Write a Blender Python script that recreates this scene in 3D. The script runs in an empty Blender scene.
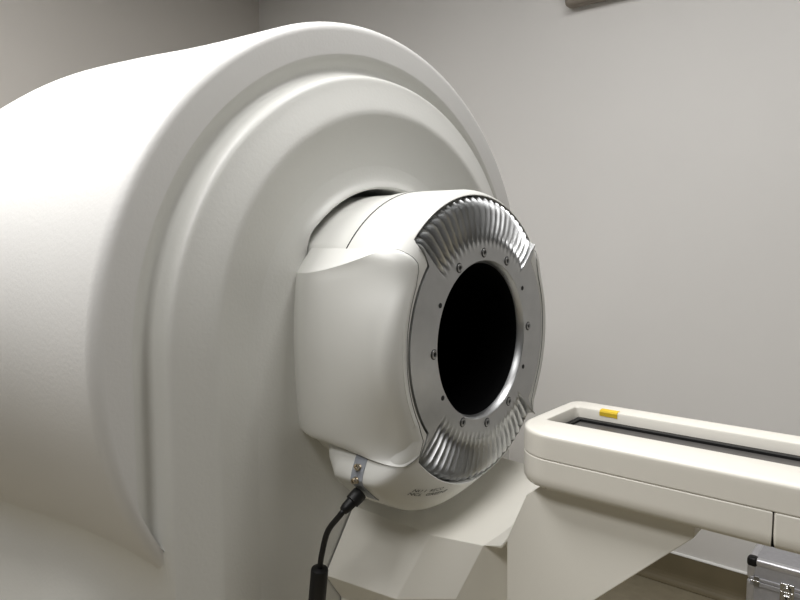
import bpy, bmesh, math, random
from mathutils import Vector, Matrix
random.seed(3)
PI = math.pi
C = bpy.context.scene.collection
CX, CZ = 0.978, 1.18          # magnet axis (runs along Y)

# ------------------------------------------------------------------ materials
def mat(name, col, rough=0.45, metal=0.0, var=0.0, vscale=8.0, bump=0.0, bscale=300.0, spec=0.5, bdist=0.002, coat=0.0):
    m = bpy.data.materials.new(name); m.use_nodes = True
    nt = m.node_tree; b = nt.nodes['Principled BSDF']
    b.inputs['Roughness'].default_value = rough
    b.inputs['Metallic'].default_value = metal
    b.inputs['Specular IOR Level'].default_value = spec
    b.inputs['Coat Weight'].default_value = coat
    tc = nt.nodes.new('ShaderNodeTexCoord')
    n = nt.nodes.new('ShaderNodeTexNoise'); n.inputs['Scale'].default_value = vscale; n.inputs['Detail'].default_value = 4
    nt.links.new(tc.outputs['Object'], n.inputs['Vector'])
    r = nt.nodes.new('ShaderNodeValToRGB')
    lo = [max(0, c * (1 - var)) for c in col]; hi = [min(1, c * (1 + var)) for c in col]
    r.color_ramp.elements[0].color = (*lo, 1); r.color_ramp.elements[1].color = (*hi, 1)
    r.color_ramp.elements[0].position = .3; r.color_ramp.elements[1].position = .7
    nt.links.new(n.outputs['Fac'], r.inputs['Fac']); nt.links.new(r.outputs['Color'], b.inputs['Base Color'])
    if bump > 0:
        n2 = nt.nodes.new('ShaderNodeTexNoise'); n2.inputs['Scale'].default_value = bscale; n2.inputs['Detail'].default_value = 2
        nt.links.new(tc.outputs['Object'], n2.inputs['Vector'])
        bp = nt.nodes.new('ShaderNodeBump'); bp.inputs['Strength'].default_value = bump; bp.inputs['Distance'].default_value = bdist
        nt.links.new(n2.outputs['Fac'], bp.inputs['Height']); nt.links.new(bp.outputs['Normal'], b.inputs['Normal'])
    return m

M = dict(
    shell=mat('moulded_white_shell', (.80, .80, .77), .42, var=.012, vscale=3, bump=.25, bscale=170, bdist=.0012),
    shellr=mat('moulded_barrel_shell', (.82, .815, .80), .45, var=.012, vscale=3, bump=.22, bscale=170, bdist=.0012),
    drum=mat('gloss_white_drum', (.80, .80, .77), .36, var=.01, vscale=4),
    bed=mat('cream_moulding', (.84, .815, .75), .34, var=.012, vscale=5, bump=.06, bscale=220, bdist=.001),
    ped=mat('cream_moulding_lit', (.95, .93, .865), .34, var=.01, vscale=5, bump=.06, bscale=220, bdist=.001),  # bed cream lightened for the pedestal, standing in for light it lacks
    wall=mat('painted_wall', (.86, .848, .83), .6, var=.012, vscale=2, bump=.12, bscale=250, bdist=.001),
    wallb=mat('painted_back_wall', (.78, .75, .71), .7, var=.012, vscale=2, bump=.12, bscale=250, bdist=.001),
    walld=mat('unseen_wall_dark', (.05, .049, .047), .7, var=.02),  # unseen left and front walls, made dark to cut bounce light
    ceil=mat('ceiling_paint', (.35, .345, .33), .9, var=.02),
    floor=mat('tan_vinyl_floor', (.36, .32, .235), .45, var=.07, vscale=30),
    cove=mat('brown_vinyl_skirting', (.23, .195, .125), .5, var=.05, vscale=12),
    caulk=mat('white_caulk', (.95, .95, .93), .5),
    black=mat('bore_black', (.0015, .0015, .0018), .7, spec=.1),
    gap=mat('dark_seam', (.012, .012, .012), .8, spec=.1),
    seam=mat('grey_seam', (.16, .16, .155), .6),
    rubber=mat('black_rubber', (.012, .012, .013), .45, var=.1, vscale=40),
    steel=mat('bolt_steel', (.42, .42, .42), .35, metal=1, var=.1, vscale=60),
    hole=mat('socket_dark', (.03, .03, .03), .6),
    plate=mat('blue_grey_plate', (.36, .38, .42), .45, var=.03, vscale=20),
    brass=mat('nickel_connector', (.62, .56, .47), .3, metal=1, var=.1, vscale=60),
    mat_=mat('dark_grey_mat', (.115, .11, .105), .38, var=.08, vscale=14),
    strip=mat('black_strip', (.012, .012, .012), .5),
    tape=mat('yellow_tape', (.83, .60, .05), .5, var=.04, vscale=30),
    ink=mat('dark_ink', (.05, .05, .045), .6),
    alum=mat('case_aluminium_panel', (.56, .56, .59), .45, metal=.35, var=.06, vscale=60),
    alumedge=mat('case_aluminium_edge', (.78, .78, .82), .34, metal=.7, var=.04, vscale=40),
    chrome=mat('case_chrome', (.8, .8, .8), .14, metal=1, var=.03),
    box=mat('brown_grey_trunking', (.32, .285, .245), .6, var=.03),
    lamp=mat('lamp_housing', (.8, .8, .8), .5),
)

def metal_ring():
    m = bpy.data.materials.new('satin_turned_aluminium'); m.use_nodes = True
    nt = m.node_tree; b = nt.nodes['Principled BSDF']; b.inputs['Metallic'].default_value = 1
    tc = nt.nodes.new('ShaderNodeTexCoord')
    n = nt.nodes.new('ShaderNodeTexNoise'); n.inputs['Scale'].default_value = 22; n.inputs['Detail'].default_value = 5
    nt.links.new(tc.outputs['Object'], n.inputs['Vector'])
    r = nt.nodes.new('ShaderNodeValToRGB')
    r.color_ramp.elements[0].color = (.50, .51, .515, 1); r.color_ramp.elements[1].color = (.68, .685, .69, 1)
    nt.links.new(n.outputs['Fac'], r.inputs['Fac']); nt.links.new(r.outputs['Color'], b.inputs['Base Color'])
    mr = nt.nodes.new('ShaderNodeMapRange'); mr.inputs['To Min'].default_value = .34; mr.inputs['To Max'].default_value = .48
    nt.links.new(n.outputs['Fac'], mr.inputs['Value']); nt.links.new(mr.outputs['Result'], b.inputs['Roughness'])
    n2 = nt.nodes.new('ShaderNodeTexNoise'); n2.inputs['Scale'].default_value = 420
    nt.links.new(tc.outputs['Object'], n2.inputs['Vector'])
    bp = nt.nodes.new('ShaderNodeBump'); bp.inputs['Strength'].default_value = .08; bp.inputs['Distance'].default_value = .001
    nt.links.new(n2.outputs['Fac'], bp.inputs['Height']); nt.links.new(bp.outputs['Normal'], b.inputs['Normal'])
    return m
M['ring'] = metal_ring()

# ------------------------------------------------------------------ helpers
def tag(o, label=None, cat=None, group=None, kind=None):
    if label: o['label'] = label
    if cat: o['category'] = cat
    if group: o['group'] = group
    if kind: o['kind'] = kind
    return o

def thing(name, label, cat, loc=(0, 0, 0)):
    o = bpy.data.objects.new(name, None); C.objects.link(o); o.location = loc
    o.empty_display_size = .05
    return tag(o, label, cat)

def world_loc(p):
    v = Vector((0, 0, 0))
    while p: v += p.location; p = p.parent
    return v

def obj(name, bm, m, parent=None, smooth=True, bevel=0, segs=3, angle=30, label=None, normals=True):
    """links ONE mesh; bm is in world space, moved to sit relative to its own centre"""
    if normals: bmesh.ops.recalc_face_normals(bm, faces=bm.faces[:])
    me = bpy.data.meshes.new(name)
    xs = [v.co for v in bm.verts]
    c = Vector([(min(v[i] for v in xs) + max(v[i] for v in xs)) / 2 for i in range(3)])
    bmesh.ops.translate(bm, verts=bm.verts[:], vec=-c)
    bm.to_mesh(me); bm.free()
    me.materials.append(m)
    for p in me.polygons: p.use_smooth = smooth
    if smooth and not bevel: me.set_sharp_from_angle(angle=math.radians(42))
    o = bpy.data.objects.new(name, me); C.objects.link(o)
    o.parent = parent; o.location = c - (world_loc(parent) if parent else Vector())
    if bevel:
        b = o.modifiers.new('bevel', 'BEVEL'); b.width = bevel; b.segments = segs
        b.limit_method = 'ANGLE'; b.angle_limit = math.radians(angle); b.harden_normals = True
    if label: o['label'] = label
    return o

def grid(bm, rows, closed_u=False, closed_v=False):
    """rows of points -> quads"""
    vs = [[bm.verts.new(p) for p in row] for row in rows]
    nr, nc = len(vs), len(vs[0])
    for i in range(nr if closed_v else nr - 1):
        for j in range(nc if closed_u else nc - 1):
            a, b = vs[i], vs[(i + 1) % nr]; k = (j + 1) % nc
            try: bm.faces.new((a[j], a[k], b[k], b[j]))
            except ValueError: pass
    return vs

def add_box(bm, lo, hi):
    r = bmesh.ops.create_cube(bm, size=1)
    for v in r['verts']:
        v.co = Vector([(lo[i] + hi[i]) / 2 + v.co[i] * (hi[i] - lo[i]) for i in range(3)])
    return r['verts']

def frame_to(direction):
    return Vector(direction).normalized().to_track_quat('Z', 'Y').to_matrix().to_4x4()

def add_lathe(bm, prof, origin, direction, n=24):
    """prof: (radius, height along direction)"""
    T = Matrix.Translation(Vector(origin)) @ frame_to(direction)
    rows = []
    for r, h in prof:
        rows.append([T @ Vector((r * math.cos(2 * PI * k / n), r * math.sin(2 * PI * k / n), h)) for k in range(n)])
    vs = grid(bm, rows, closed_u=True)
    for row, (r, h) in ((vs[0], prof[0]), (vs[-1], prof[-1])):
        if r > 1e-6: bm.faces.new(row)
    return vs

def add_tube(bm, pts, r, n=12):
    pts = [Vector(p) for p in pts]; rows = []; ref = None
    for i, p in enumerate(pts):
        t = (pts[min(i + 1, len(pts) - 1)] - pts[max(i - 1, 0)]).normalized()
        if ref is None:
            ref = t.orthogonal().normalized()
        ref = (ref - t * ref.dot(t)).normalized(); s = t.cross(ref)
        rr = r[i] if isinstance(r, (list, tuple)) else r
        rows.append([p + ref * rr * math.cos(2 * PI * k / n) + s * rr * math.sin(2 * PI * k / n) for k in range(n)])
    vs = grid(bm, rows, closed_u=True); bm.faces.new(vs[0]); bm.faces.new(vs[-1])

def spline(pts, n=12):
    """Catmull-Rom through points"""
    P = [Vector(p) for p in pts]; P = [2 * P[0] - P[1]] + P + [2 * P[-1] - P[-2]]; out = []
    for i in range(1, len(P) - 2):
        for k in range(n):
            t = k / n; a, b, c, d = P[i - 1:i + 3]
            out.append(.5 * ((2 * b) + (c - a) * t + (2 * a - 5 * b + 4 * c - d) * t * t + (3 * b - a - 3 * c + d) * t ** 3))
    return out + [P[-2]]

def sstep(a, b, x):
    t = min(1, max(0, (x - a) / (b - a))); return t * t * (3 - 2 * t)

def lerp_table(tab, x):
    if x <= tab[0][0]: return tab[0][1]
    for (a, u), (b, v) in zip(tab, tab[1:]):
        if x <= b:
            t = (x - a) / (b - a); t = t * t * (3 - 2 * t) if False else t
            return u + (v - u) * t
    return tab[-1][1]

# ------------------------------------------------------------------ the room
RX, BY, LX, FY, H = 2.66, 3.302, -1.75, -2.9, 3.0
def slab(name, lo, hi, m):
    bm = bmesh.new(); add_box(bm, lo, hi); o = obj(name, bm, m, smooth=False); return tag(o, kind='structure')
slab('floor', (LX - .1, FY - .1, -.1), (RX + .1, BY + .1, 0), M['floor'])
slab('ceiling', (LX - .1, FY - .1, H), (RX + .1, BY + .1, H + .1), M['ceil'])
slab('wall_right', (RX, FY - .1, 0), (RX + .1, BY + .1, H), M['wall'])
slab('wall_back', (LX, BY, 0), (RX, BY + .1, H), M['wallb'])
slab('wall_left', (LX - .1, FY - .1, 0), (LX, BY + .1, H), M['walld'])
slab('wall_front', (LX, FY - .1, 0), (RX, FY, H), M['walld'])

def baseboard(name, a, b, nrm):
    """cove skirting: flat top, thin sheet, foot sweeping onto the floor"""
    a, b, nrm = Vector(a), Vector(b), Vector(nrm)
    prof = [(0, .118), (.006, .118), (.0065, .05)] + [(.0065 + .03 * (1 - math.cos(t)), .05 - .047 * math.sin(t)) for t in [PI / 2 * k / 6 for k in range(1, 7)]] + [(.0365, .001), (0, .001)]
    bm = bmesh.new()
    rows = [[p + nrm * d + Vector((0, 0, z)) for d, z in prof] for p in (a, b)]
    vs = grid(bm, rows, closed_u=True); bm.faces.new(vs[0]); bm.faces.new(vs[1])
    o = obj(name, bm, M['cove'], smooth=False); tag(o, kind='structure')
    bm = bmesh.new()
    rows = [[p + nrm * d + Vector((0, 0, z)) for d, z in [(0, .1185), (.0085, .1185), (.0085, .1225), (0, .1265)]] for p in (a, b)]
    vs = grid(bm, rows, closed_u=True); bm.faces.new(vs[0]); bm.faces.new(vs[1])
    obj('caulk_line', bm, M['caulk'], o, smooth=False)
baseboard('baseboard_right', (RX, FY, 0), (RX, BY, 0), (-1, 0, 0))
baseboard('baseboard_back', (LX, BY, 0), (RX - .04, BY, 0), (0, -1, 0))
baseboard('baseboard_left', (LX, FY, 0), (LX, BY - .04, 0), (1, 0, 0))

# ------------------------------------------------------------------ the scanner
S = thing('mri_scanner', 'huge white barrel-shaped preclinical MRI scanner with a silver ring around its black bore', 'scanner', (CX, 1.5, 0))
BR = [(.862, .569), (.9, .5695), (1.07, .5755), (1.19, .582), (1.32, .5915), (1.42, .597), (1.52, .6015), (1.58, .600), (1.66, .594), (1.78, .584), (2.01, .568), (2.3, .550)]
RIM = .551
def barrel_r(y): return lerp_table(BR, y)

# barrel cover: lathe round the axis, its rounded front rim and bulging side
bm = bmesh.new()
prof = [(.512, .8635), (RIM, .8635)]
for k in range(1, 9):
    t = PI / 2 * k / 8; prof.append((RIM + .018 * math.sin(t), .8635 + .020 * (1 - math.cos(t))))
ys = [.93 + (2.29 - .93) * k / 40 for k in range(41)]
prof += [(sum(barrel_r(y + d) for d in (-.02, 0, .02)) / 3, y) for y in ys]
prof += [(.552, 2.325), (.53, 2.34), (.40, 2.345), (.02, 2.345)]
N = 160
def inner_r(t):
    return .512 if math.sin(t) >= 0 else min(RIM - .0001, .512 / max(.2, abs(math.cos(t))))
rows = [[Vector((CX + r * math.cos(2 * PI * k / N), y, CZ + r * math.sin(2 * PI * k / N))) for k in range(N)] for r, y in prof]
rows[0] = [Vector((CX + inner_r(2 * PI * k / N) * math.cos(2 * PI * k / N), .8635, CZ + inner_r(2 * PI * k / N) * math.sin(2 * PI * k / N))) for k in range(N)]
grid(bm, rows, closed_u=True)
obj('barrel_cover', bm, M['shellr'], S)

# arch-topped front panel: a profile swept round an upside-down U
bm = bmesh.new()
prof = [(.5125, .8636), (.510, .8640), (.505, .8660), (.499, .8705), (.4930, .8750), (.4880, .8775), (.4838, .8775), (.4803, .8745), (.4778, .8690), (.4758, .8620), (.4740, .8545), (.4722, .8480), (.4702, .8432), (.4672, .8402), (.4630, .8385), (.457, .8370),
        (.440, .8310), (.417, .8222), (.411, .8200), (.4065, .8190), (.4025, .8190), (.3985, .8200), (.394, .8220), (.36, .8345), (.335, .8430), (.320, .8470), (.312, .8485)]
stations = []
for z in [0, .2, .4, .6, .75, .85, .90, .925, .928, .935, .945, .955, .965, .975, .985, 1.0, 1.01, 1.02, 1.03, 1.06, 1.12]: stations.append(('L', z))
for k in range(97): stations.append(('A', PI - PI * k / 96))
for z in [1.12, 1.06, 1.03, 1.02, 1.01, 1.0, .985, .975, .965, .955, .945, .935, .928, .925, .90, .85, .75, .6, .4, .2, 0]: stations.append(('R', z))
rows = []
for kind, s in stations:
    row = []
    for r, y in prof:
        if kind == 'A': p = (CX + r * math.cos(s), y, CZ + r * math.sin(s))
        else:
            dz = CZ - s; lim = max(.4690, min(.5125, math.sqrt(max(0, RIM ** 2 - dz * dz))))
            rr = min(r, lim); sg = -1 if kind == 'L' else 1
            nc = [i_ for i_, (r_, y_) in enumerate(prof) if r_ <= lim]; k0 = nc[0]; i_ = prof.index((r, y))
            if i_ < k0: y = .8645 + (prof[k0][1] - .8645) * i_ / k0
            p = (CX + sg * rr, y, s)
        row.append(Vector(p))
    rows.append(row)
grid(bm, rows)
obj('front_panel', bm, M['shell'], S)

# recessed plate round the drum with its turned-in lip and tunnel
bm = bmesh.new(); rows = []
lip = [(.306, .8490), (.297, .8488), (.289, .8478), (.284, .8458), (.2805, .8430), (.2775, .8400), (.2750, .8380), (.2725, .8370), (.2705, .8378), (.2690, .8405), (.268, .85), (.268, 1.0)]
NA = 160
outer = []
for k in range(NA):
    a = 2 * PI * k / NA; c, s = math.cos(a), math.sin(a); r = .312
    if s >= 0: p = (CX + r * c, .8485, CZ + r * s)
    else:
        t = min(r / abs(c) if abs(c) > 1e-6 else 1e9, CZ / abs(s)); p = (CX + t * c, .8485, CZ + t * s)
    outer.append(Vector(p))
rows.append(outer)
for r, y in lip:          # the lip and the gap open only over the top of the drum
    row = []
    for k in range(NA):
        a = 2 * PI * k / NA; d = abs(math.degrees(a) - 90); d = min(d, 360 - d); w = 1 - sstep(38, 66, d); w2 = sstep(45, 68, d)
        row.append(Vector((CX + (r - .050 * w2 * (.312 - r) / .044) * math.cos(a), .8488 + (y - .8488) * (w if y < .8488 else 1), CZ + (r - .050 * w2 * (.312 - r) / .044) * math.sin(a))))
    rows.append(row)
grid(bm, rows, closed_u=True)
obj('recess_plate', bm, M['shell'], S)

# base under the barrel, swept up into it with a soft fillet
bm = bmesh.new(); rows = []
W = .4685
for y in [.8640, .8650, .867, .871,   .875, .879, .883] + [.9 + .05 * k for k in range(28)] + [2.3]:
    r = barrel_r(y) if y > .8834 else RIM + .018 * math.sin(math.acos(max(-1, 1 - (y - .8635) / .020)))
    if y == .8640: r = RIM + .003
    zc = CZ - math.sqrt(r * r - W * W)
    fl = sstep(.866, 1.15, y)
    half = [(W + .13 * fl, 0.0), (W + .115 * fl, .3), (W + .07 * fl, zc - .24)]
    ff = sstep(.86, .93, y); zt = zc + .012 + .034 * ff; xt = math.sqrt(r * r - (zt - CZ) ** 2) - .001
    for k in range(0, 11):
        t = k / 10; a = Vector((W + .018 * fl, zc - .035 - .025 * ff)); b = Vector((W + .001, zc)); c = Vector((xt, zt))
        q = a * (1 - t) ** 2 + b * 2 * t * (1 - t) + c * t * t; half.append((q.x, q.y))
    half.append((xt - .06, zt + .03))
    rows.append([Vector((CX - x, y, z)) for x, z in half] + [Vector((CX + x, y, z)) for x, z in reversed(half)])
vs = grid(bm, rows, closed_u=True)
bm.faces.new(vs[-1])
obj('base_cover', bm, M['shell'], S)

# drum cover -----------------------------------------------------------------
def fin_mask(a):            # a: angle from +X in degrees, 1 inside the two ribbed sectors
    d = min(abs(((a - c + 180) % 360) - 180) for c in (90, -90))
    return 1 - sstep(46.0, 51.0, d)
def ring_r(a): return .205 + .040 * fin_mask(a)
def low(a):                 # swelling of the housing low on its left
    a = (a + 360) % 360
    return sstep(214.5, 222, a) * (1 - sstep(236, 280, a))
def drum_R(a):
    b = abs(((a + 360) % 360) - 180) if False else abs(180 - (a + 360) % 360)
    b = min(b, 180 - b)
    return .2585 + .054 * low(a) - .013 * (1 - sstep(25, 36.5, b))
def drum_pt(a, r=None, y=None):
    """front face point at radius r, or barrel point at depth y"""
    R = drum_R(a); wa = R - .220; wb = max(.03, .038 + .40 * (R - .2585))
    t = math.radians(a)
    if r is not None:
        q = max(0, min(1, (r - .220) / wa)); yy = .6215 + wb * (1 - math.sqrt(max(0, 1 - q * q)))
        return Vector((CX + r * math.cos(t), yy, CZ + r * math.sin(t)))
    rr = R + .001 * sstep(.66, .75, y)
    dd = abs((a - 90 + 180) % 360 - 180); back = .2555 - .046 * sstep(50, 66, dd) * (1 - sstep(114, 124, dd))
    rr = rr - (rr - .2555) * sstep(.765, .803, y) if rr > .2555 else rr
    rr = rr - max(0, rr - back) * sstep(.775, .808, y)
    return Vector((CX + rr * math.cos(t), y, CZ + rr * math.sin(t)))
bm = bmesh.new(); cols = []
ND = 360
rows = []
for k in range(ND):
    a = k * 360 / ND; ri = ring_r(a) + .0028; R = drum_R(a); row = []
    p = drum_pt(a, r=ri); row.append(p + Vector((0, .022, 0))); row.append(p + Vector((0, .0012, 0)))
    r0 = ri + .0012
    nf = 16
    for j in range(nf + 1):
        # denser near the outer edge, by angle along the rounding
        wa = R - .220
        q0 = max(0, (r0 - .220) / wa); 
        if j == 0: row.append(drum_pt(a, r=r0)); continue
        th0 = math.asin(min(1, q0)); th = th0 + (PI / 2 - th0) * j / nf
        lin = r0 + (R - r0) * j / nf
        rr = .220 + wa * math.sin(th) if r0 >= .220 else (lin if lin < .220 else .220 + wa * math.sin(PI / 2 * (lin - .220) / wa))
        row.append(drum_pt(a, r=min(R, rr)))
    y1 = row[-1].y
    for f in (.1, .25, .4, .55, .7, .8, .86, .92, 1): row.append(drum_pt(a, y=y1 + (.862 - y1) * f))
    row.append(drum_pt(a, y=.98))
    rows.append(row)
grid(bm, rows, closed_v=True)
D = obj('drum_cover', bm, M['drum'], S)

# seam line round the upper drum: a dark groove strip
bm = bmesh.new(); rows = []
for k in range(0, 61):
    a = 28 + (143.5 - 28) * k / 60; t = math.radians(a); row = []
    for y, d in ((.7495, -.0004), (.7497, .0004), (.7517, .0004), (.7519, -.0004)):
        p = drum_pt(a, y=y); row.append(p + Vector((math.cos(t), 0, math.sin(t))) * d)
    rows.append(row)
grid(bm, rows)
obj('cover_seam', bm, M['gap'], D, label='thin dark joint line across the top of the drum')

# side pods
def pod(mirror):
    bm = bmesh.new(); rows = []
    nu, nv = 110, 30
    # front edge runs down the drum face; rear edge is a nearly flat upright line
    for i in range(nu + 1):
        u = i / nu
        # front curve: corner (top shelf) -> diagonal -> arc beside the ring -> diagonal -> bottom corner
        F = [(0, 142.3, .2583), (.10, 142.8, .2400), (.16, 143.6, .2290), (.20, 146.0, .2220), (.26, 152.0, .2150), (.50, 180.0, .2110), (.76, 211.0, .2130), (.83, 219.0, .2200), (.90, 222.0, .2400), (1, 220.5, .2660)]
        for (u0, a0, r0), (u1, a1, r1) in zip(F, F[1:]):
            if u <= u1 + 1e-9:
                t = (u - u0) / (u1 - u0); a = a0 + (a1 - a0) * t; r = r0 + (r1 - r0) * t; break
        pf = drum_pt(a, r=min(r, drum_R(a)))
        # rear section (XZ) at y = .815
        B = [(0, .7335, .117), (.05, .7326, .112), (.20, .7305, .098), (.26, .7290, .086), (.36, .7260, .053), (.50, .7242, 0.0), (.70, .7275, -.07), (.82, .7325, -.126), (.91, .7365, -.151), (.95, .7410, -.1565), (1, .752, -.158)]
        B = [(u_, x_ + .006 - CX, z_) for u_, x_, z_ in B]
        for (u0, x0, z0), (u1, x1, z1) in zip(B, B[1:]):
            if u <= u1 + 1e-9:
                t = (u - u0) / (u1 - u0); bx = x0 + (x1 - x0) * t; bz = z0 + (z1 - z0) * t; break
        pb = Vector((CX + bx, .8110, CZ + bz))
        row = []
        nrm = Vector((math.cos(math.radians(a)), -.9, math.sin(math.radians(a)))).normalized()
        row.append(pf - nrm * .012)
        for j in range(nv + 1):
            v = j / nv
            # outward bulge so that the side swells from the ring to the widest line
            e = .72 + .28 * sstep(.0, .2, u) * (1 - sstep(.78, 1.0, u))
            c = pf.lerp(pb, .33).lerp(Vector((pf.x - .046, pf.y + .003, pf.z * .97 + pb.z * .03)), e)
            c2 = pf.lerp(pb, .66).lerp(Vector((pb.x - .005, pb.y - .125, pf.z * .35 + pb.z * .65)), e)
            q = pf * (1 - v) ** 3 + c * 3 * v * (1 - v) ** 2 + c2 * 3 * v * v * (1 - v) + pb * v ** 3
            q = q + nrm * (.0012 if j == 0 else .0022)
            a2 = math.degrees(math.atan2(q.z - CZ, q.x - CX)) % 360
            if v > .02 and a2 < 216:
                R2 = drum_R(a2); wa2 = R2 - .220; wb2 = max(.03, .038 + .40 * (R2 - .2585))
                t2 = (q.y - .6215) / wb2; rd = R2 if t2 >= 1 else .220 + wa2 * math.sqrt(max(0, 1 - (1 - max(0, t2)) ** 2))
                rq = math.hypot(q.z - CZ, q.x - CX)
                if rq < rd + .002: k2 = (rd + .002) / rq; q = Vector((CX + (q.x - CX) * k2, q.y, CZ + (q.z - CZ) * k2))
            row.append(q)
        row.append(pb + Vector((.009, .03, 0))); row.append(pb + Vector((.024, .054, 0)))
        rows.append(row)
    for it in range(14):      # fair the side surface between its edges
        new = [r_[:] for r_ in rows]
        for i_ in range(1, nu):
            for j_ in range(2, len(rows[0])):
                wv = .9 * sstep(2, 9, j_) * (1 - .0 * i_)
                new[i_][j_] = rows[i_][j_].lerp((rows[i_ - 1][j_] + rows[i_ + 1][j_]) / 2, wv)
        rows = new
    fronts = [r_[:2] for r_ in rows]; fold = rows[0]; apex = drum_pt(142.3, r=.2583); tl = []
    for i_, q in enumerate(fold):
        t = min(1, max(0, (q.y - apex.y) / (.8310 - apex.y)))
        tl.append(Vector((.7715, apex.y + (.831 - apex.y) * t, CZ + .158)) if i_ else apex + Vector((.01, .01, 0)))
    facet = [[p + Vector((.03, 0, -.02)) for p in tl]] + [[a_.lerp(b_, t) for a_, b_ in zip(tl, fold)] for t in (0, .2, .4, .6, .8, .9, .95, .98)]
    bot = [p + Vector((.065, 0, .03)) for p in rows[-1]]
    rows = facet + rows + [bot]
    if mirror: rows = [[Vector((2 * CX - p.x, p.y, p.z)) for p in row] for row in rows]
    grid(bm, rows)
    o = obj('side_pod', bm, M['drum'], S)
    # fine joint line where the pod meets the drum face
    pts = [r_[1] for r_ in fronts] if not mirror else [Vector((2 * CX - r_[1].x, r_[1].y, r_[1].z)) for r_ in fronts]
    bm = bmesh.new(); add_tube(bm, pts, .0006, 6); obj('pod_seam', bm, M['seam'], o, label='fine grey joint line along the front edge of the pod')
    return o
pod(False); pod(True)

# metal bore ring with fluted fin sectors
bm = bmesh.new(); rows = []
PITCH = 4.4; SUB = 12; n = int(360 / PITCH * SUB)
rad = [(.1322, .6345), (.1325, .6320), (.1362, .6212), (.1375, .6200)]
for k in range(n):
    a = 360 * k / n; ta = math.radians(a); ro = ring_r(a); row = []
    d = min(((a - c + 180) % 360) - 180 for c in (90, -90)) if False else min([((a - c + 180) % 360) - 180 for c in (90, -90)], key=abs)
    m = 1 - sstep(46.0, 47.2, abs(d))
    w = (1 - abs(math.sin(PI * d / PITCH))) ** .85      # 1 on a sharp rib crest, scalloped between
    for r, y in rad: row.append((r, y))
    for j in range(1, 27):
        r = .1375 + (ro - .1375) * j / 26; y = .6200 + m * .005 * sstep(.17, .245, r)
        g = sstep(.158, .220, r)                        # flute depth grows outwards
        crest = .0020 * sstep(.17, .21, r)
        tip = max(0, (r - .226) / .0195); tipd = .015 * (1 - math.sqrt(max(0, 1 - min(1, tip) ** 2)))
        valley = .0185 * g
        y += m * (-crest * w + tipd + valley * (1 - w))
        row.append((r, y))
    row.append((ro, max(row[-1][1] + .012, .642)))
    rows.append([Vector((CX + r * math.cos(ta), y, CZ + r * math.sin(ta))) for r, y in row])
grid(bm, rows, closed_v=True)
RING = obj('bore_ring', bm, M['ring'], S, label='satin silver ring with fluted fins above and below the bore')

def bolt(ang, big):
    t = math.radians(ang + 3.0); p = Vector((CX + .003 + .1495 * math.cos(t), .6201, CZ + .001 + .1495 * math.sin(t)))
    bm = bmesh.new()
    if big: add_lathe(bm, [(.0070, -.004), (.0070, .0016), (.0062, .0024), (.0040, .0024), (.0036, .0006)], p, (0, -1, 0), 20)
    else: add_lathe(bm, [(.0042, -.004), (.0042, .0006), (.0034, .0009)], p, (0, -1, 0), 16)
    o = obj('bolt', bm, M['steel'] if big else M['hole'], RING)
    bm = bmesh.new()
    if big:
        add_lathe(bm, [(.0083, -.003), (.0083, .0004)], p, (0, -1, 0), 20)
        obj('washer', bm, M['hole'], RING)
        bm = bmesh.new(); add_lathe(bm, [(.0033, -.002), (.0033, .0011)], p, (0, -1, 0), 6)
        obj('socket', bm, M['hole'], RING)
    else: bm.free()
for k in range(12): bolt(30 * k, (30 * k) % 180 not in (30, 150))

# black bore tube
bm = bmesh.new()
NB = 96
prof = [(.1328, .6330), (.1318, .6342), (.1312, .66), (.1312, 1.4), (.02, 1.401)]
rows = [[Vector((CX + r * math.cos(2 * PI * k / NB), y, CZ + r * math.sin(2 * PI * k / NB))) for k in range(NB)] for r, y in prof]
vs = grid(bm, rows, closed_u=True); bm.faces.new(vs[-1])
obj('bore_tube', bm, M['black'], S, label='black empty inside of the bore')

# connector plate with two coax sockets
def frame_on_drum(a, y):
    p = drum_pt(a, y=y); e = .5
    ta = (drum_pt(a + e, y=y) - drum_pt(a - e, y=y)).normalized()
    ty = (drum_pt(a, y=y + .004) - drum_pt(a, y=y - .004)).normalized()
    nn = ta.cross(ty).normalized()
    if nn.dot(p - Vector((CX, y, CZ))) < 0: nn = -nn
    return p, nn
PL = dict(a0=213.5, a1=231.5, y0=.6925, y1=.7165)
bm = bmesh.new(); rows = []
for i in range(13):
    a = PL['a0'] + (PL['a1'] - PL['a0']) * i / 12
    row = []
    for y, d in ((PL['y0'], -.002), (PL['y0'], .0012), (PL['y1'], .0012), (PL['y1'], -.002)):
        p, nn = frame_on_drum(a, y); row.append(p + nn * d)
    rows.append(row)
vs = grid(bm, rows); 
PLATE = obj('connector_plate', bm, M['plate'], S, smooth=False)
YM = (PL['y0'] + PL['y1']) / 2
for a in (219.0, 221.0):
    p, nn = frame_on_drum(a, YM); bm = bmesh.new()
    add_lathe(bm, [(.0058, 0), (.0058, .002), (.0044, .002), (.0044, .004), (.0050, .0045), (.0050, .008), (.0042, .009), (.0028, .009), (.0026, .005)], p, nn, 18)
    obj('coax_socket', bm, M['brass'], PLATE)

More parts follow.
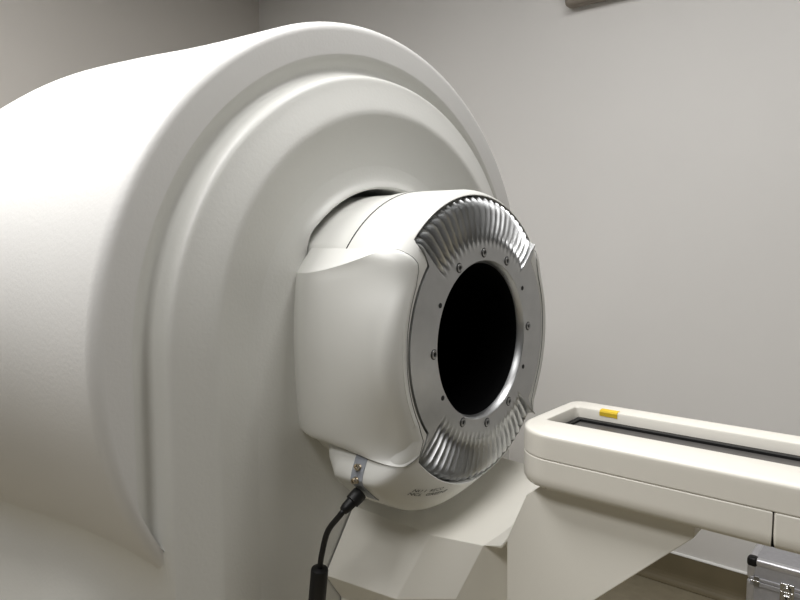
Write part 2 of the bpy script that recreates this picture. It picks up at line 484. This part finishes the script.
# two lines of small dark lettering low on the drum
def lettering(text, aL, rL, aR, rR, size):
    cu = bpy.data.curves.new('lettering', 'FONT'); cu.body = text; cu.size = size; cu.resolution_u = 2
    cu.shear = .15
    to = bpy.data.objects.new('lettering_draft', cu); C.objects.link(to)
    dg = bpy.context.evaluated_depsgraph_get(); me = bpy.data.meshes.new_from_object(to.evaluated_get(dg))
    bpy.data.objects.remove(to)
    bm = bmesh.new(); bm.from_mesh(me)
    bmesh.ops.subdivide_edges(bm, edges=[e for e in bm.edges if e.calc_length() > .004], cuts=2)
    w = max(v.co.x for v in bm.verts)
    for v in bm.verts:
        t = v.co.x / w; p, nn = frame_on_face(aL + (aR - aL) * t, rL + (rR - rL) * t - v.co.y); v.co = p + nn * .0007
    return obj('lettering', bm, M['ink'], D, smooth=False, normals=False)
def frame_on_face(a, r):
    """point on the rounded front of the drum at radius r"""
    p = drum_pt(a, r=r); e = .001
    tr = (drum_pt(a, r=r + e) - drum_pt(a, r=r - e)).normalized(); ta = (drum_pt(a + .3, r=r) - drum_pt(a - .3, r=r)).normalized()
    nn = tr.cross(ta).normalized()
    if nn.y > 0: nn = -nn
    return p, nn
lettering('NU 1  RECO', 231.2, .2850, 245.0, .2600, .0066)
lettering('NCL  GREENP', 230.8, .2925, 248.0, .2625, .0066)

# ------------------------------------------------------------------ bed with its pedestal
BED = thing('patient_bed', 'cream animal bed on a flared pedestal pointing at the bore of the scanner', 'scanner bed', (CX, .3, 0))
X0, X1, YE, YF = .845, 1.068, .494, -.62
def rrect(x0, x1, y0, y1, r, z, n=8, rn=None):
    pts = []; rn = rn or r
    for cx, cy, a0, r in ((x1 - r, y1 - r, 0, r), (x0 + rn, y1 - rn, 90, rn), (x0 + r, y0 + r, 180, r), (x1 - r, y0 + r, 270, r)):
        for k in range(n + 1):
            a = math.radians(a0 + 90 * k / n); pts.append(Vector((cx + r * math.cos(a), cy + r * math.sin(a), z)))
    return pts
def shell_rows(lst):   # (inset, z)
    return [rrect(X0 + i, X1 - i, YF + i, YE - i, max(.004, .024 - i), z, rn=max(.006, .066 - i)) for i, z in lst]
ZS = 1.0405
YJ = .145
# lower body, in two lengths with an upright joint
def bed_low(name, ya, yb, round_end):
    bm = bmesh.new()
    lst = [(.03, .9945), (.010, .9950), (.004, .9975), (.001, 1.003), (0, 1.012), (0, 1.016), (0, ZS - .006), (0, ZS - .0025), (0, ZS - .0012), (.0006, ZS - .0005), (.0012, ZS - .0002), (.03, ZS - .0002)]
    rows = []
    for i, z in lst:
        r = max(.004, .024 - i) if round_end else .004; rn = max(.006, .066 - i) if round_end else .004
        pts = rrect(X0 + i, X1 - i, ya + (i if not round_end else min(i, .0006)), yb - (i if round_end else min(i, .0006)), r, z, rn=rn)
        if round_end:   # square off the joint end
            m = len(pts) // 2
            sq = [Vector((X0 + i, ya + min(i, .0006), z)) for _ in range(m // 2)] + [Vector((X1 - i, ya + min(i, .0006), z)) for _ in range(m - m // 2)]
            pts = pts[:m] + sq
        rows.append(pts)
    vs = grid(bm, rows, closed_u=True); bm.faces.new(vs[0]); bm.faces.new(vs[-1])
    bmesh.ops.remove_doubles(bm, verts=bm.verts[:], dist=1e-5)
    return obj(name, bm, M['bed'], BED)
bed_low('lower_shell', YJ + .0004, YE, True)
bed_low('lower_shell', YF, YJ - .0004, False)
bm = bmesh.new(); add_box(bm, (X0 + .004, YF + .02, .998), (X1 - .004, YE - .06, ZS - .002))
obj('joint_gap', bm, M['gap'], BED, smooth=False)
# upper tray with an open channel
OX0, OX1, OYE, OYF = .919, 1.024, .469, YF + .03
bm = bmesh.new()
lst = [(.03, ZS + .0002), (.0012, ZS + .0002), (.0006, ZS + .0005), (0, ZS + .0012), (0, ZS + .0025), (0, ZS + .010), (0, 1.066), (0, 1.0715)]
for k in range(1, 7):
    t = PI / 2 * k / 6; lst.append((.0065 * (1 - math.cos(t)), 1.0715 + .0065 * math.sin(t)))
rows = shell_rows(lst)
def orow(i, z): return rrect(OX0 + i, OX1 - i, OYF + i, OYE - i, .006, z)
for i, z in ((-.004, 1.0780), (-.0012, 1.0772), (0, 1.0752), (0, 1.046)): rows.append(orow(i, z))
vs = grid(bm, rows, closed_u=True); bm.faces.new(vs[0])
TR = obj('tray', bm, M['bed'], BED)
bm = bmesh.new(); add_box(bm, (OX0 + .001, OYF + .002, 1.0465), (OX1 - .001, OYE - .002, 1.057))
obj('channel_mat', bm, M['mat_'], BED, smooth=False, bevel=.001, label='dark grey mat lining the open channel of the bed')
bm = bmesh.new(); add_box(bm, (OX1 - .0125, OYF + .004, 1.0565), (OX1 - .001, OYE - .004, 1.0615))
add_box(bm, (OX0 + .001, OYE - .012, 1.0565), (OX1 - .001, OYE - .003, 1.0605))
obj('channel_strip', bm, M['strip'], BED, smooth=False, bevel=.001, label='black strip along the inner edge of the channel')
bm = bmesh.new(); rows = []
for y in (.400, .4075, .415, .4225, .4295):
    w = random.uniform(-.001, .001)
    rows.append([Vector((OX1 + d, y, z)) for d, z in ((-.0007, 1.0690 + w), (-.0007, 1.0753), (.0006, 1.0778), (.0045, 1.0786), (.011 + w, 1.0786))])
grid(bm, rows); obj('tape_strip', bm, M['tape'], BED, smooth=False, label='small piece of yellow tape on the inner rim')

# pedestal: column side, sloping flare, strut and saddle; left half mirrored
def V(*p): return Vector(p)
top = [V(.885, .846, .855), V(.885, .665, .850), V(.903, .569, .853), V(.893, .530, .869), V(.880, .512, .892), V(.876, .478, .970), V(.876, .445, .996)]
A0, A1 = V(.810, .846, .748), V(.827, .694, .749)
L0, L1 = V(.850, .846, .69), V(.858, .715, .69)
G0, G1 = V(.850, .846, 0), V(.858, .715, 0)
E2 = V(.880, .608, .757); E3 = V(.905, .615, .69); G2 = V(.905, .615, 0)
Q2, Q3 = V(.8935, .531, .863), V(.8805, .5125, .885)      # underside of the rounded lip
R0, R1, GR = V(.975, .520, .858), V(.975, .520, .69), V(.975, .520, 0)
K0, K = V(.876, .510, .881), V(.876, .508, .70); GK = V(.876, .508, 0)
col = [V(.876, .236, .996), V(.876, .238, .972), V(.876, .47, .740), V(.876, .47, 0)]
bm = bmesh.new()
def mir(v):
    """right-hand half: the saddle is wider and a little higher there"""
    k = sstep(.47, .53, v.y) * sstep(.60, .84, v.z); k2 = sstep(.47, .53, v.y)
    return Vector((2 * CX - v.x + .125 * k2, v.y, v.z + .045 * k))
def both(*pts):
    bm.faces.new([bm.verts.new(p) for p in pts]); bm.faces.new([bm.verts.new(mir(p)) for p in reversed(pts)])
both(top[0], top[1], A1, A0); both(A0, A1, L1, L0); both(L0, L1, G1, G0)
both(top[1], top[2], E2, A1); both(A1, E2, E3, L1); both(L1, E3, G2, G1)
both(top[2], top[3], Q2); both(top[3], top[4], Q3, Q2); both(top[2], Q2, R0); both(Q2, Q3, R0)
both(top[2], R0, R1, E2); both(E2, R1, E3); both(E3, R1, GR, G2)
both(Q3, K0, R0); both(R0, K0, K, R1); both(R1, K, GK, GR)
both(top[4], top[5], top[6], col[0], col[1], col[2], K, K0, Q3); both(K, col[2], col[3], GK)
rows = [[p, p.lerp(mir(p), .25) - V(0, 0, .010), p.lerp(mir(p), .5) - V(0, 0, .013), p.lerp(mir(p), .75) - V(0, 0, .010), mir(p)] for p in top[:6]]
rows += [[p.lerp(mir(p), t) for t in (0, .25, .5, .75, 1)] for p in [top[6]] + col]
vs = grid(bm, rows)
bmesh.ops.remove_doubles(bm, verts=bm.verts[:], dist=1e-5)
obj('pedestal', bm, M['ped'], BED, smooth=True, bevel=.007, segs=4, angle=14)

# ------------------------------------------------------------------ plug and cable
CB = thing('power_cable', 'black cable plugged into the underside of the scanner drum, with a thick ferrite sleeve', 'cable', (.76, .81, 0))
p, nn = frame_on_drum(225.2, YM)
path0 = p + nn * .0052
dirn = V(-.80, .20, -.57).normalized()
q0 = path0 + dirn * .031
bm = bmesh.new()
Lp = (q0 - path0).length
add_lathe(bm, [(.0085, 0), (.0112, .0010), (.0122, .0040), (.0118, Lp * .66), (.0092, Lp * .70), (.0086, Lp * 1.1), (.0068, Lp * 1.3), (.0054, Lp * 1.34)], path0, dirn, 24)
obj('plug', bm, M['rubber'], CB)
wire = spline([path0 + dirn * Lp * 1.2, path0 + dirn * Lp * 1.5 + V(.001, .002, -.003), V(.7215, .747, .889), V(.7225, .762, .848), V(.7275, .773, .815), V(.731, .785, .75), V(.735, .79, .60), V(.74, .79, .35), V(.73, .76, .10), V(.70, .70, .012), V(.62, .55, .008), V(.45, .45, .008)], 10)
bm = bmesh.new(); add_tube(bm, wire, .0047, 14); obj('cord', bm, M['rubber'], CB)
bm = bmesh.new()
add_lathe(bm, [(.006, -.002), (.011, 0), (.0136, .001), (.0143, .004), (.0143, .080), (.0134, .083), (.007, .0835)], V(.7275, .773, .8165), V(.731, .785, .75) - V(.7275, .773, .8165), 28)
obj('ferrite_sleeve', bm, M['rubber'], CB)

# ------------------------------------------------------------------ aluminium case on the floor by the wall
CA = thing('equipment_case', 'silver aluminium flight case with black corner and chrome latches standing by the wall', 'case', (2.43, .2, 0))
cx0, cx1, cy0, cy1, ch = 2.330, 2.520, -.06, .467, .330
seam = .257
def rounded(lo, hi, name, m, r=.004, parent=CA, label=None):
    bm = bmesh.new(); add_box(bm, lo, hi); return obj(name, bm, m, parent, bevel=r, segs=3, label=label)
rounded((cx0 + .003, cy0 + .003, .006), (cx1 - .003, cy1 - .003, seam - .001), 'case_body', M['alum'])
LID = rounded((cx0 + .003, cy0 + .003, seam + .001), (cx1 - .003, cy1 - .003, ch - .003), 'lid', M['alum'])
def extr(name, segs_, parent):
    for lo, hi in segs_: rounded(lo, hi, name, M['alum' if name == 'seam_rail' else 'alumedge'], .002 if name == 'seam_rail' else .010, parent)
e = .026
extr('edge_rail', [((cx0, cy0 + .02, ch - e), (cx0 + e, cy1 - .02, ch)), ((cx1 - e, cy0 + .02, ch - e), (cx1, cy1 - .02, ch)),
                   ((cx0 + .02, cy1 - e, ch - e), (cx1 - .02, cy1, ch)), ((cx0 + .02, cy0, ch - e), (cx1 - .02, cy0 + e, ch))], LID)
BODY = [o for o in CA.children if o.name.startswith('case_body')][0]
extr('edge_rail', [((cx0, cy1 - e, .02), (cx0 + e, cy1, seam - .001)), ((cx1 - e, cy1 - e, .02), (cx1, cy1, seam - .001)), ((cx0, cy0, .02), (cx0 + e, cy0 + e, seam - .001)), ((cx1 - e, cy0, .02), (cx1, cy0 + e, seam - .001))], BODY)
extr('edge_rail', [((cx0, cy1 - e, seam + .001), (cx0 + e, cy1, ch - .02)), ((cx1 - e, cy1 - e, seam + .001), (cx1, cy1, ch - .02))], LID)
extr('seam_rail', [((cx0 - .001, cy0 + .01, seam - .016), (cx0 + .01, cy1 - .01, seam - .0008))], BODY)
extr('seam_rail', [((cx0 - .001, cy0 + .01, seam + .0008), (cx0 + .01, cy1 - .01, seam + .012))], LID)
for x, y in ((cx0, cy1), (cx1, cy1), (cx0, cy0), (cx1, cy0)):
    sx = 1 if x == cx0 else -1; sy = -1 if y == cy1 else 1
    for z, sz in ((ch, -1), (.0, 1)):
        bm = bmesh.new(); g = 9; rows = []
        c = V(x + sx * .0145, y + sy * .0145, z + sz * .0145); R_ = .0165
        bmesh.ops.create_icosphere(bm, subdivisions=4, radius=1)
        for v in bm.verts:        # superellipsoid cap: a rounded corner protector
            q = v.co; f = (abs(q.x) ** 3.2 + abs(q.y) ** 3.2 + abs(q.z) ** 3.2) ** (-1 / 3.2); v.co = c + q * f * R_
        obj('corner_cap', bm, M['rubber'], LID if sz < 0 else BODY, label='black plastic corner cap')
for yc in (.350, .052):
    LT = rounded((cx0 - .004, yc - .020, seam - .042), (cx0 + .002, yc + .020, seam + .020), 'latch', M['chrome'], .003)
    bm = bmesh.new()
    pts = [V(cx0 - .008, yc - .009, seam - .030), V(cx0 - .009, yc - .010, seam - .008)] + [V(cx0 - .010, yc + .010 * math.cos(t), seam - .004 + .014 * math.sin(t)) for t in [PI - PI * k / 8 for k in range(9)]] + [V(cx0 - .009, yc + .010, seam - .008), V(cx0 - .008, yc + .009, seam - .030)]
    add_tube(bm, pts, .0022, 10); obj('hasp_loop', bm, M['chrome'], LT)
    rounded((cx0 - .010, yc - .0125, seam - .040), (cx0 - .004, yc + .0125, seam - .016), 'lock_plate', M['chrome'], .003, LT)
    rounded((cx0 - .008, yc - .018, seam - .010), (cx0 - .004, yc + .018, seam - .006), 'hinge_pin', M['chrome'], .0015, LT)
    bm = bmesh.new(); add_lathe(bm, [(.0035, 0), (.0035, .0010)], V(cx0 - .0098, yc, seam - .024), (-1, 0, 0), 14); obj('keyhole', bm, M['hole'], LT)
    bm = bmesh.new(); add_lathe(bm, [(.0045, 0), (.0045, .004), (.003, .0055)], V(cx0 - .0035, yc, seam + .012), (-1, 0, 0), 14); obj('rivet', bm, M['chrome'], LT)
for yc in (.437, -.035):
    CL = rounded((cx0 - .0035, yc - .008, seam - .016), (cx0 + .001, yc + .008, seam + .017), 'clasp', M['steel'], .0015)
    rounded((cx0 - .006, yc - .010, seam - .002), (cx0 - .003, yc + .016, seam + .003), 'clasp_pin', M['chrome'], .001, CL)

# ------------------------------------------------------------------ trunking box high on the wall
TB = thing('wall_trunking', 'brownish box mounted high on the grey wall at the top edge of the view', 'wall box', (2.63, .9, 2.30))
bm = bmesh.new(); add_box(bm, (2.60, .35, 2.300), (RX - .0005, 1.29, 2.46)); obj('trunking_body', bm, M['box'], TB, bevel=.02)
bm = bmesh.new(); add_box(bm, (2.596, .345, 2.36), (2.601, 1.295, 2.465)); obj('trunking_lid', bm, M['lamp'], TB, bevel=.002)

# ------------------------------------------------------------------ light
def area(name, loc, size, power, color=(1, .97, .92), rot=(0, 0, 0)):
    l = bpy.data.lights.new(name, 'AREA'); l.shape = 'RECTANGLE'; l.size, l.size_y = size; l.energy = power; l.color = color
    o = bpy.data.objects.new(name, l); C.objects.link(o); o.location = loc; o.rotation_euler = rot; return o
area('ceiling_lamp', (.1, 1.5, 2.96), (.6, 1.2), 46, (1, .99, .98))
area('ceiling_lamp', (1.1, .2, 2.96), (.6, 1.2), 21, (1, .99, .98))
area('ceiling_lamp', (-1.0, .1, 2.96), (.6, 1.2), 29, (1, .99, .98))
w = bpy.data.worlds.new('world'); bpy.context.scene.world = w; w.use_nodes = True
w.node_tree.nodes['Background'].inputs['Color'].default_value = (.5, .5, .5, 1); w.node_tree.nodes['Background'].inputs['Strength'].default_value = .3

# ------------------------------------------------------------------ camera
f, hy = 670.0, 241.0
p = math.atan((300 - hy) / f); th = math.atan((400 + 412) / f * math.cos(p))
cam = bpy.data.cameras.new('camera'); cam.sensor_fit = 'HORIZONTAL'; cam.sensor_width = 36; cam.lens = f / 800 * 36
cam.clip_start = .02
co = bpy.data.objects.new('camera', cam); C.objects.link(co); co.location = (0, 0, 1.35)
co.rotation_euler = (PI / 2 - p, 0, -th)
bpy.context.scene.camera = co
vs_ = bpy.context.scene.view_settings; vs_.view_transform = 'Standard'; vs_.look = 'None'; vs_.exposure = 0.05; vs_.gamma = 0.88
